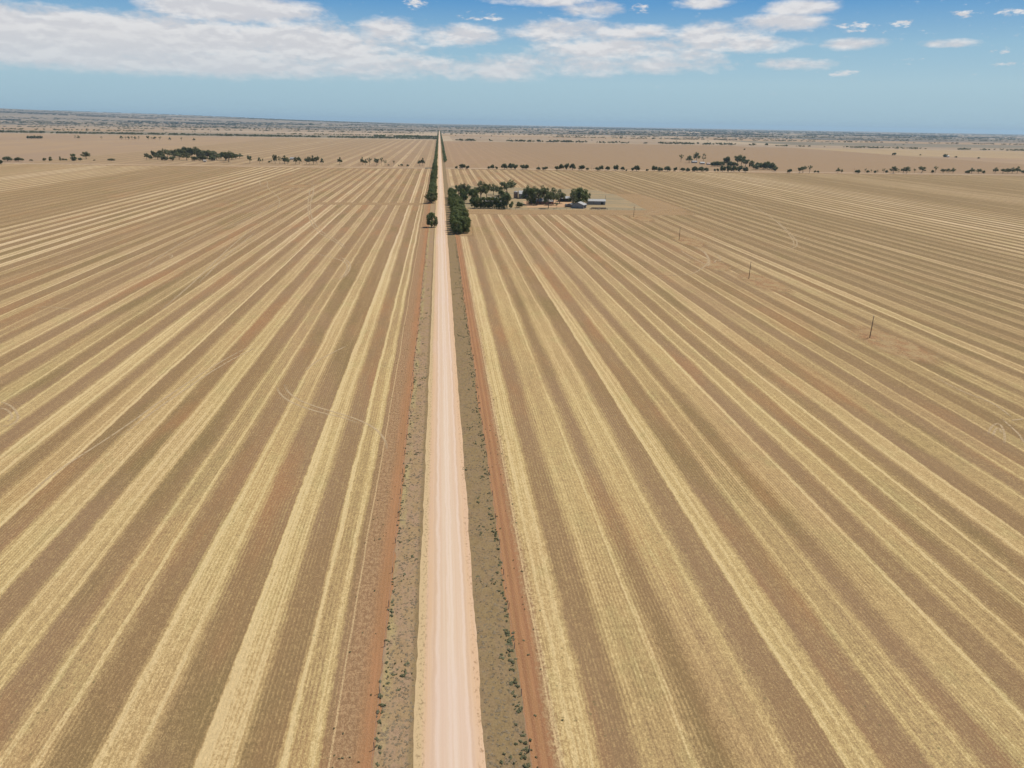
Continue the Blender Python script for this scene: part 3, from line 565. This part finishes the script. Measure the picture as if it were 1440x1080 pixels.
for (a,b,y_,c,s_) in [(-6500,-10,5300,620,60),(10,3600,5450,330,30),(-7500,0,6300,560,90),(0,7500,6400,430,50),(-9000,0,7600,620,120),(0,9000,7600,560,80),(1300,5600,4650,330,40),(700,1900,4700,160,50)]:
    pts+=belt(a,b,y_,int(c*.8),s_*.15,(14,24),(8,13),.3,R(-.02,.02),.004)
for (y_,c) in [(6900,9),(8200,11),(10000,13),(12500,14),(15500,15),(18500,15)]:   # long hedgerows across the rising country
    for j in range(c):
        x0=R(-1.,.75)*y_; L_=R(.1,.5)*y_; yy=y_+R(-700,700); sl=R(-.05,.05); w_=16+y_*.0022
        for q in range(int(L_/w_*.8)): X=x0+R(0,L_); pts.append((X,yy+sl*(X-x0)+random.gauss(0,8),w_*R(.8,1.5),R(9,14)+y_*.0003))
for k in range(110):
    r_=R(4900,9800); a=math.radians(R(-42,32)); X,Y=r_*math.sin(a),r_*math.cos(a)
    if abs(X)>40: pts.append((X,Y,R(10,18),R(7,12)))
for k in range(70):   # scattered crowns nearer in
    X,Y=R(-3800,3800),R(3700,5200)
    if abs(X)>60: pts.append((X,Y,R(8,14),R(6,10)))
mass('scrub',pts,'scattered scrub and tree lines dotting the paddocks toward the horizon','scrub',M_far)
pts=[]
for (y_,c) in [(9500,380),(11500,420),(13500,420),(16000,420),(19000,480),(23000,420)]:
    for j in range(6):
        x0=R(-.85,.6)*y_; L_=R(.06,.35)*y_; yy=y_+R(-900,900); sl=R(-.08,.08)
        for q in range(int(c*L_/y_*1.3)): X=x0+R(0,L_); pts.append((X,yy+sl*(X-x0)+random.gauss(0,22),R(30,60),R(8,13)))
mass('scrub',pts,'bluish bands of scrub lying along the horizon','scrub',M_far,clump=False)
# weeds and grass on the verges -------------------------------------------
def tuft(seed,nq,spread,size):
    L=[(R(-.3,.3),R(-.3,.3),R(.2,.5),R(.15,.3)) for _ in range(3)]
    return leaves(L,nq,size,seed,.8)
TU=[tuft(s_,9,1,.16) for s_ in range(5)]
def scatter(name,pts,label,cat,m_):
    global CL; keep=CL; CL=TU; o=mass(name,pts,label,cat,m_); CL=keep; return o
pts=[]
def yr(): return 58+ (random.random()**1.7)*420
for k in range(260): pts.append((-9.1+random.gauss(0,.3),yr(),R(.3,.8),R(.2,.45)))
for k in range(420): pts.append((9.5+random.gauss(0,.35),yr(),R(.3,.85),R(.2,.5)))
cl=[(R(-8.6,-5.2) if random.random()<.5 else R(5.2,9.2),yr()) for _ in range(70)]
for (X,Y) in cl:
    for q in range(random.randint(2,7)): pts.append((X+random.gauss(0,.8),Y+random.gauss(0,1.2),R(.2,.95),R(.12,.45)))
for k in range(160): pts.append((random.choice((-1,1))*R(10.6,15.5),yr(),R(.2,.5),R(.15,.35)))
scatter('roadside_weeds',pts,'small dark green weeds dotted over both grassy verges','weeds',M_weed)
pts=[(R(-9.,-4.9) if random.random()<.5 else R(4.7,9.7),58+(random.random()**1.6)*230,R(.3,.7),R(.06,.16)) for _ in range(3500)]
scatter('dry_grass',pts,'dry tan grass tussocks covering both verges of the gravel road','grass',M_dry)
# ------------------------------------------------------------------ fences
M_post=simple('post_wood',(.10,.08,.065),.9); M_wire=simple('fence_wire',(.30,.29,.28),.5,metal=.6)
def fence(X,label,ys):
    f=empty('wire_fence',(X,ys[0],0)); tag(f,label,'fence','fences along the gravel road')
    pb=MB(); pb.tube([(0,0,-.1),(0,0,1.2)],[.055,.05],6); pm=mesh('post',pb.V,pb.F,M_post)
    for y_ in ys:
        o=obj('post',pm,f,(random.uniform(-.05,.05),y_-ys[0],0)); o.rotation_euler=(random.uniform(-.06,.06),random.uniform(-.06,.06),0)
    w=MB()
    for h in (.35,.7,1.05): w.tube([(0,0,h),(0,ys[-1]-ys[0],h)],.004,4)
    w.build('wires',M_wire,f)
fence(-9.55,'post and wire fence along the west verge beside the orange firebreak',[52+9.6*i for i in range(68)])
fence(10.05,'post and wire fence along the east verge beside the rutted orange firebreak',[50+9.6*i for i in range(48)])
f=empty('wire_fence',(22,684,0)); tag(f,'post and wire fence along the front of the farmyard','fence')
pb=MB(); pb.tube([(0,0,-.1),(0,0,1.25)],[.09,.08],6); pm=mesh('post',pb.V,pb.F,M_post)
for i in range(29): obj('post',pm,f,(i*6.,0,0))
w=MB(); 
for h in (.4,.8,1.15): w.tube([(0,0,h),(168,0,h)],.006,4)
w.build('wires',M_wire,f)
# ------------------------------------------------------------------ power poles
M_pole=simple('pole_wood',(.13,.085,.06),.8)
def pole(X,Y,h,label,arm=False,grp='power poles crossing the eastern field'):
    e=empty('power_pole',(X,Y,0)); tag(e,label,'power pole',grp)
    b=MB(); b.tube([(0,0,-.1),(0,0,h*.5),(0,0,h)],[.17,.15,.12],10); b.build('post',M_pole,e,smooth=True)
    if arm: b=MB(); b.box(-1.1,-.06,h-.75,1.1,.06,h-.6); b.build('cross_arm',M_pole,e)
    b=MB(); b.tube([(0,0,h),(0,0,h+.12),(0,0,h+.2),(0,0,h+.34)],[.05,.1,.1,.04],8); b.build('insulator',simple('porcelain',(.35,.33,.3),.3),e)
dsc=['tall brown power pole nearest the camera, on a scuffed bare patch right of centre','second power pole from the camera in the eastern field line','third power pole from the camera, on scuffed stubble','fourth power pole with a short cross arm beyond the farm corner','wooden pole at the right end of the long grey shed','pole rising behind the gabled barn trees']
tops=[8.6,8.9,8.6,8.8,8.6,8.6]
for i,(X,Y) in enumerate(PW): pole(X,Y,tops[i],dsc[i],i in (3,))
for k,x in enumerate((758,833,956,1198)):
    X,Y=at(x,238.6+(x-758)*.0105); pole(X,YC+2,9.5,['thin pole among the cross road trees, nearest the gravel road','thin pole among the cross road trees straight behind the farm','thin pole left of the eastern homestead','thin pole alone on the cross road line, far right'][k],False,'poles along the cross road')
b=MB()
for i in range(len(PW)-1):
    (xa,ya),(xb,yb)=PW[i],PW[i+1]; za=tops[i]+.36; zb=tops[i+1]+.36
    b.tube([(xa+(xb-xa)*t/10,ya+(yb-ya)*t/10,za+(zb-za)*t/10-1.3*4*(t/10)*(1-t/10)) for t in range(11)],.008,4)
tag(b.build('power_line',M_wire),'single thin wire sagging between the power poles of the eastern field','power line')
# ------------------------------------------------------------------ farm buildings
def corr(name,c,rough=.45,metal=.0,rust=.0):
    n=N(name); g=n.new('ShaderNodeTexCoord'); q=n.new('ShaderNodeSeparateXYZ'); n.t.links.new(g.outputs['Object'],q.inputs[0])
    wv=n.m('SINE',n.mul(q.outputs[0],2*math.pi/.35)); f=n.noise(g.outputs['Object'],.5,4,.6)
    col=n.mix(n.mul(n.ss(f,.45,.75),.35),c,tuple(v*.6 for v in c))
    if rust: col=n.mix(n.mul(n.ss(f,.5,.7),rust),col,(.22,.10,.05))
    return n.out(col,rough,bump=wv,bstr=.5,bdist=.05,spec=.4,metal=metal)
M_zinc=corr('zinc_roof',(.36,.35,.325)); M_zdull=corr('dull_iron',(.25,.25,.235),rust=.4); M_darkroof=corr('slate_roof',(.21,.19,.17)); M_rust=corr('rusty_iron',(.30,.21,.16),rust=.7)
M_brick=simple('red_brick',(.36,.19,.13),.9,var=.2,scale=1.5); M_wallc=simple('cream_wall',(.50,.42,.33),.9,var=.1); M_dark=simple('bay_shade_and_black',(.035,.032,.03),.9); M_glass=simple('window_glass',(.05,.06,.07),.15,spec=.6); M_doorm=simple('door_paint',(.18,.14,.10),.6)  # M_dark paints the shade inside open bays; also black wheels and seed box
def gable(name,cx,cy,rz,L,W,hw,rise,wallm,roofm,label,cat,eave=.5,doors=(),wins=(),open_front=False,hip=False,veranda=False,chimney=False):
    """long axis = local x, front = local -y"""
    e=empty(name,(cx,cy,0),rz); tag(e,label,cat); x,y=L/2,W/2
    b=MB()
    t=.15
    if open_front:
        b.box(-x,y-t,0,x,y,hw); b.box(-x,-y,0,-x+t,y-t,hw); b.box(x-t,-y,0,x,y-t,hw)
        k=max(2,int(L/5)); 
        for i in range(1,k): xx=-x+L*i/k; b.box(xx-.1,-y,0,xx+.1,-y+.2,hw)
    else: b.box(-x,-y,0,x,y,hw)
    if not hip:
        for s in (-1,1): b.add([(s*x,-y,hw),(s*x,y,hw),(s*x,0,hw+rise),(s*(x-t),-y,hw),(s*(x-t),y,hw),(s*(x-t),0,hw+rise)],[(0,1,2),(5,4,3)])
    b.build('wall',wallm,e)
    r=MB(); X=x+eave; Y=y+eave; z0=hw-rise*eave/y+.02; th=.1; rx=X-(Y if hip else 0)
    for dz in (0,):
        A=[(-X,-Y,z0),(X,-Y,z0),(X,Y,z0),(-X,Y,z0),(-rx,0,hw+rise+.06),(rx,0,hw+rise+.06)]; B=[(a,b_,c+th) for a,b_,c in A]
        r.add(A+B,[(6,7,11,10),(8,9,10,11),(5,1,0,4),(4,3,2,5),(0,1,7,6),(2,3,9,8)]+([(7,8,11),(9,6,10),(1,5,2),(3,4,0)] if hip else [(1,5,11,7),(5,2,8,11),(3,4,10,9),(4,0,6,10),]))
    ro=r.build('roof',roofm,e)
    if chimney: c=MB(); c.box(-1.2,.6,hw+rise*.5,-.4,1.4,hw+rise+.9); c.build('chimney',M_brick,ro)
    for (a,w_,h_) in doors:
        d=MB(); d.box(a-w_/2,-y-.06,0,a+w_/2,-y-.003,h_); do=d.build('door',M_dark if w_>2 else M_doorm,e)  # wide ones are solid near-black panels, the bay's inner shade painted on
        if w_<=2: h=MB(); h.box(a+w_/2-.18,-y-.12,1.0,a+w_/2-.1,-y-.06,1.12); h.build('handle',M_zinc,do)
    for (a,z_,w_,h_) in wins:
        d=MB(); d.box(a-w_/2-.08,-y-.05,z_-.08,a+w_/2+.08,-y-.003,z_+h_+.08); fo=d.build('window',M_wallc,e)
        g_=MB(); g_.box(a-w_/2,-y-.07,z_,a+w_/2,-y-.051,z_+h_); g_.build('pane',M_glass,fo)
    if veranda:
        v_=MB(); v_.add([(-X,-y-2.6,2.35),(X,-y-2.6,2.35),(X,-y-.01,2.75),(-X,-y-.01,2.75),(-X,-y-2.6,2.43),(X,-y-2.6,2.43),(X,-y-.01,2.83),(-X,-y-.01,2.83)],[(3,2,1,0),(4,5,6,7),(0,1,5,4),(3,0,4,7),(1,2,6,5)]); v_.build('veranda_roof',roofm,e)
        for i in range(int(L/4)+1): p_=MB(); p_.box(-x+i*4-.06,-y-2.5,0,-x+i*4+.06,-y-2.38,2.36); p_.build('veranda_post',M_wallc,e)
    return e
def pa(x,y): X,Y=at(x,y); return X,Y
X,Y=pa(694,287); gable('farmhouse',X,Y+6,0,19,11,2.9,3.2,M_wallc,M_darkroof,'old farmhouse with grey hipped roof hidden behind the clipped hedge trees','house',hip=True,chimney=True,doors=((0,1,2.1),),wins=((-5,.9,1.4,1.3),(5,.9,1.4,1.3)),veranda=True)
X,Y=pa(734.5,279.5); gable('shed',X+2,Y+6,0,10,12,5.2,2.6,M_zdull,M_zinc,'tall farm shed with bright white roof just right of the rusty silo','shed',doors=((0,3.6,3.4),))
X,Y=pa(762,287); gable('brick_house',X,Y+4,0,23,9,2.8,2.4,M_brick,M_darkroof,'low red brick house glimpsed under the dark gum grove','house',doors=((-2,1,2.1),),wins=((-8,.9,1.6,1.2),(3,.9,1.6,1.2),(8,.9,1.6,1.2)))
X,Y=pa(795,284); gable('machine_shed',X,Y+5,0,13,9,3.6,1.6,M_zdull,M_zinc,'open fronted machine shed with white roof between the grove and the gabled barn','shed',open_front=True)
X,Y=pa(814.5,293); gable('gabled_barn',X+.5,Y+4,math.radians(62),10,12,3.4,2.2,M_zdull,M_zinc,'dark grey iron barn with pale edged gable under the broad olive gum','barn',doors=((-2.2,3,2.9),(2,2.6,2.9)))
X,Y=pa(803,291.5); gable('lean_to_shed',X,Y+4,math.radians(62),7,6,2.4,1.,M_rust,M_zdull,'low dark lean-to shed against the left side of the gabled barn','shed',open_front=True)
X,Y=pa(839,288); gable('long_shed',X,Y+4,math.radians(-4),18,7,3.6,1.5,M_zdull,M_zinc,'long grey shed with bright flat roof at the right edge of the farm','shed',doors=((6,2.6,2.6),))
# rusty silo
X,Y=pa(725.5,279); e=empty('silo',(X,Y+2,0)); tag(e,'rusty brown cylindrical silo left of the white roofed shed','silo')
b=MB(); b.tube([(0,0,0),(0,0,6.6)],2.3,20); b.build('tank',M_rust,e,smooth=False); b=MB(); b.tube([(0,0,6.6),(0,0,7.1),(0,0,7.8)],[2.45,1.5,.15],20); b.build('roof',M_zdull,e); b=MB()
for s in (-.25,.25): b.box(s-.03,-2.42,0,s+.03,-2.36,6.6)
for i in range(16): b.box(-.25,-2.41,.3+i*.4,.25,-2.38,.34+i*.4)
b.build('ladder',M_zdull,e)
# water tank
X,Y=pa(796,291.5); e=empty('water_tank',(X,Y,0)); tag(e,'small dark water tank on a stand on the open grass left of the barn','tank')
b=MB()
for sx in (-.8,.8):
    for sy in (-.8,.8): b.box(sx-.08,sy-.08,0,sx+.08,sy+.08,1.3)
b.box(-1.,-1.,1.3,1.,1.,1.42); b.build('stand',M_post,e); b=MB(); b.tube([(0,0,1.42),(0,0,3.1),(0,0,3.3)],[1.05,1.05,.5],16); b.build('tank',M_zdull,e)
# seeder left in the grass
X,Y=pa(842,294.6); e=empty('seeder',(X,Y,0),math.radians(-3)); tag(e,'long low rusty seeder parked on the grass right of the barn','farm machine')
b=MB(); b.box(-8,-.15,.7,8,.15,.9); b.box(-8,1.2,.7,8,1.4,.9)
for i in range(9): xx=-8+i*2; b.box(xx-.05,.15,.72,xx+.05,1.2,.88)
b.add([(-1.2,-.15,.75),(1.2,-.15,.75),(0,-3.2,.7),(-1.2,-.15,.9),(1.2,-.15,.9),(0,-3.2,.85)],[(0,1,2),(5,4,3),(0,2,5,3),(1,4,5,2),(0,3,4,1)]); b.build('frame',M_rust,e)
b=MB(); b.box(-7,.2,1.,7,1.1,1.7); b.build('seed_box',M_dark,e)
for xx in (-8.3,-3,3,8.3):
    b=MB(); b.tube([(xx-.14,.6,.55),(xx+.14,.6,.55)],.55,14); b.build('wheel',M_dark,e)
for i in range(24):
    b=MB(); xx=-7.6+i*.66; b.box(xx-.04,1.4,.05,xx+.04,1.5,.8); b.build('tine',M_rust,e)
# homestead roofs seen at the two other groves
def small_house(x,y,L,label,roofm=M_zinc,W=8,h=2.8,nm='homestead'):
    X,Y=at(x,y); gable(nm,X,Y+W/2,0,L,W,h,1.8,M_wallc,roofm,label,'house' if nm=='homestead' else 'shed',doors=((0,1.,2.1),),wins=((-L*.3,.9,1.3,1.2),(L*.3,.9,1.3,1.2)))
small_house(288,227.6,5,'pale low shed at the foot of the western grove',M_wallc,4,2.,'field_shed'); small_house(301.5,225.6,3.5,'narrow pale shed between the trunks right of the middle of the western grove',M_wallc,4,3.2,'field_shed')
small_house(411,224.5,9,'white shed glimpsed behind the upright gums west of the road',M_zinc,6,2.4,'field_shed')
small_house(977,229.4,11,'dark walled shed under the open trees of the eastern homestead',M_zdull,8,3.,'field_shed'); small_house(988,231,9,'pale roofed house in the middle of the eastern homestead',M_zinc); small_house(998,231.8,10,'low homestead shed left of the dark trees, beyond the cross road',M_rust,7,2.4,'field_shed')
small_house(1332,221,14,'small shed beside the squat dark tree in the far right paddocks',M_zdull,8,3.,'field_shed')
small_house(368.5,172.9,26,'tiny white house far away on the western plain',M_zinc,14,4.5); small_house(705,184.3,22,'tiny white shed far away right of the road, near the horizon',M_zinc,12,4.5,'field_shed'); small_house(783.5,187.6,20,'tiny white house on the far plain above the eastern tree line',M_zinc,12,4.5)
# ------------------------------------------------------------------ haze
mb=MB(); mb.box(-60000,-3000,-40,60000,60000,270); hz_o=mb.build('haze',[])
m_=bpy.data.materials.new('haze'); m_.use_nodes=True; t=m_.node_tree; t.nodes.clear(); pv=t.nodes.new('ShaderNodeVolumePrincipled'); o_=t.nodes.new('ShaderNodeOutputMaterial'); t.links.new(pv.outputs[0],o_.inputs['Volume'])
pv.inputs['Color'].default_value=(.62,.85,1.,1); pv.inputs['Density'].default_value=3.2e-5; pv.inputs['Anisotropy'].default_value=.1
hz_o.data.materials.append(m_); tag(hz_o,'thin blue summer haze over the plain','haze',kind='stuff')
# ------------------------------------------------------------------ camera, light, sky
cam=bpy.data.cameras.new('camera'); co=bpy.data.objects.new('camera',cam); C.objects.link(co); S.camera=co
cam.sensor_width=36; cam.lens=36*F/1440; cam.clip_end=200000; cam.clip_start=.5
from mathutils import Matrix, Vector
def wv(x,y): return Vector(world(ray(x,y)))
f_=wv(CX,CY).normalized(); r_=(wv(CX+100,CY)-wv(CX,CY)).normalized(); u_=r_.cross(f_)
co.matrix_world=Matrix(((r_.x,u_.x,-f_.x,0),(r_.y,u_.y,-f_.y,0),(r_.z,u_.z,-f_.z,H),(0,0,0,1)))
EL=math.radians(60); AZ=math.radians(62)   # azimuth clockwise from +Y
sd=Vector((math.sin(AZ)*math.cos(EL),math.cos(AZ)*math.cos(EL),math.sin(EL)))
sun=bpy.data.lights.new('sun','SUN'); sun.energy=4.0; sun.angle=math.radians(.53); sun.color=(1,.945,.86)
so=bpy.data.objects.new('sun',sun); C.objects.link(so); so.rotation_euler=sd.to_track_quat('Z','Y').to_euler()
W=bpy.data.worlds.new('World'); S.world=W; W.use_nodes=True
n=N('tmp'); bpy.data.materials.remove(n.mat); n.t=W.node_tree; n.t.nodes.clear(); n._pos=None
sky=n.new('ShaderNodeTexSky',sky_type='NISHITA'); sky.sun_disc=False; sky.sun_elevation=EL; sky.sun_rotation=AZ; sky.altitude=100; sky.air_density=1.; sky.dust_density=.6; sky.ozone_density=1.5
tc=n.new('ShaderNodeTexCoord'); q=n.new('ShaderNodeSeparateXYZ'); n.t.links.new(tc.outputs['Generated'],q.inputs[0]); dx,dy,dz=q.outputs[:3]
az=n.mul(n.m('ARCTAN2',dx,dy),57.29578); el=n.mul(n.m('ARCSINE',dz),57.29578)
def azel(x,y):
    r=Vector(world(ray(x,y))).normalized(); return math.degrees(math.atan2(r.x,r.y)),math.degrees(math.asin(r.z))
# cloud banks: centres and sizes in degrees of azimuth and elevation
BL=[(150,48,250,32,1.35),(60,60,190,34,1.25),(330,12,110,22,1.3),(410,62,180,32,1.15),(250,88,300,20,1.1),(545,42,52,18,.95),(470,85,120,22,.8),(640,50,66,16,.95),(560,92,120,18,.85),(690,98,120,16,.85),(800,45,90,17,.95),(760,2,75,7,.9),(835,14,46,11,.9),(870,68,120,15,1.),(780,92,120,17,.85),(930,92,110,13,.9),(960,78,70,12,.8),(915,44,26,9,.85),(900,12,15,7,.8),(890,46,60,13,.85),
(1015,50,70,20,.95),(1100,32,70,13,1.),(1130,10,58,12,1.),(990,4,44,8,.9),(1045,62,90,12,.95),(1200,62,44,9,1.),(1115,90,56,9,.85),(1183,104,18,4,.75),(1334,61,40,7,.9),(1357,20,22,5,.85),(1271,32,16,6,.8),(1200,38,32,7,.75),(1425,17,26,5,.85),(1410,70,14,5,.65),(1420,90,26,3,.6),(585,4,16,6,.8),(695,24,16,6,.75),(665,24,24,6,.45),(1190,102,20,4,.6)]
mask=None; AE=n.xyz(az,el,0.)
mask2=None
for (x,y,rx,ry,w) in BL:
    a0,e0=azel(x,y); sx=abs(azel(x+rx,y+rx*SL)[0]-a0); sy=abs(azel(x,y+ry)[1]-e0)
    vm=n.new('ShaderNodeVectorMath',operation='MULTIPLY_ADD'); n.put(vm.inputs[0],AE); vm.inputs[1].default_value=(1/sx,1/sy,0); vm.inputs[2].default_value=(-a0/sx,-e0/sy,0)
    vd=n.new('ShaderNodeVectorMath',operation='DOT_PRODUCT'); n.put(vd.inputs[0],vm.outputs[0]); n.put(vd.inputs[1],vm.outputs[0])
    g_=n.m('MULTIPLY_ADD',vd.outputs['Value'],-.5*w,w)
    if rx<=34: mask2=g_ if mask2 is None else n.m('MAXIMUM',mask2,g_)
    else: mask=g_ if mask is None else n.m('SMOOTH_MAX',mask,g_,.25)
mask=n.m('MAXIMUM',mask,0.)
warp=n.noise(n.xyz(n.mul(az,.35),n.mul(el,.8),4.),1.,2.,.5)
f1=n.noise(n.xyz(n.mul(az,.30),n.add(n.mul(el,.85),n.mul(warp,.5)),0.),1.,8.,.55)
f2=n.noise(n.xyz(n.mul(az,1.3),n.mul(el,2.6),2.),1.,5.,.6)
den=n.add(mask,n.add(n.mul(n.sub(f1,.5),1.5),n.mul(n.sub(f2,.5),.5)))
f3=n.noise(n.xyz(n.mul(az,1.6),n.mul(el,4.2),5.),1.,6.,.62)
den=n.m('MAXIMUM',den,n.add(n.m('MAXIMUM',mask2,0.),n.add(n.mul(n.sub(f1,.5),.8),n.sub(n.mul(n.sub(f3,.5),2.6),.12))))
den=n.add(den,n.mul(n.sub(f3,.5),.5))
cov=n.ss(den,.22,1.0)
# self shading of the banks: the same field sampled a little higher tells lit tops from greyer bases
f1u=n.noise(n.xyz(n.mul(az,.30),n.add(n.mul(n.add(el,.3),.85),n.mul(warp,.5)),0.),1.,6.,.55)
lit=n.ss(n.sub(f1,f1u),-.07,.10)
ccol=n.mix(lit,(7.6,7.5,7.75),(9.4,9.2,9.15))
ccol=n.mix(n.mul(n.ss(den,.95,1.5),.45),ccol,(8.1,7.95,8.05))
ccol=n.mix(n.ss(el,5.5,2.8,0.,.5),ccol,(6.6,7.2,7.8))
low=n.ramp(n.lin(el,-1.,12.),[(0,(.335,.505,.615)),(.08,(.345,.515,.620)),(.30,(.385,.570,.670)),(.48,(.290,.500,.660)),(.70,(.095,.310,.610)),(1.,(.050,.220,.560))])
skc=n.mix(n.ss(el,10.,40.,.92,0.),sky.outputs[0],n.mix(1.,low,(11.6,11.6,11.6),'MULTIPLY'))
fin=n.mix(n.mul(cov,n.ss(el,1.2,3.4,.0,.93)),skc,ccol)
bg=n.new('ShaderNodeBackground'); n.put(bg.inputs[0],fin); bg.inputs[1].default_value=.075
wo=n.new('ShaderNodeOutputWorld'); n.t.links.new(bg.outputs[0],wo.inputs[0])
S.view_settings.view_transform='Standard'; S.view_settings.look='None'; S.view_settings.gamma=1; S.view_settings.exposure=.2
S.cycles.volume_bounces=0; S.cycles.max_bounces=4; S.cycles.diffuse_bounces=2; S.cycles.transparent_max_bounces=12; S.cycles.use_denoising=True
print('trees',NT[0])
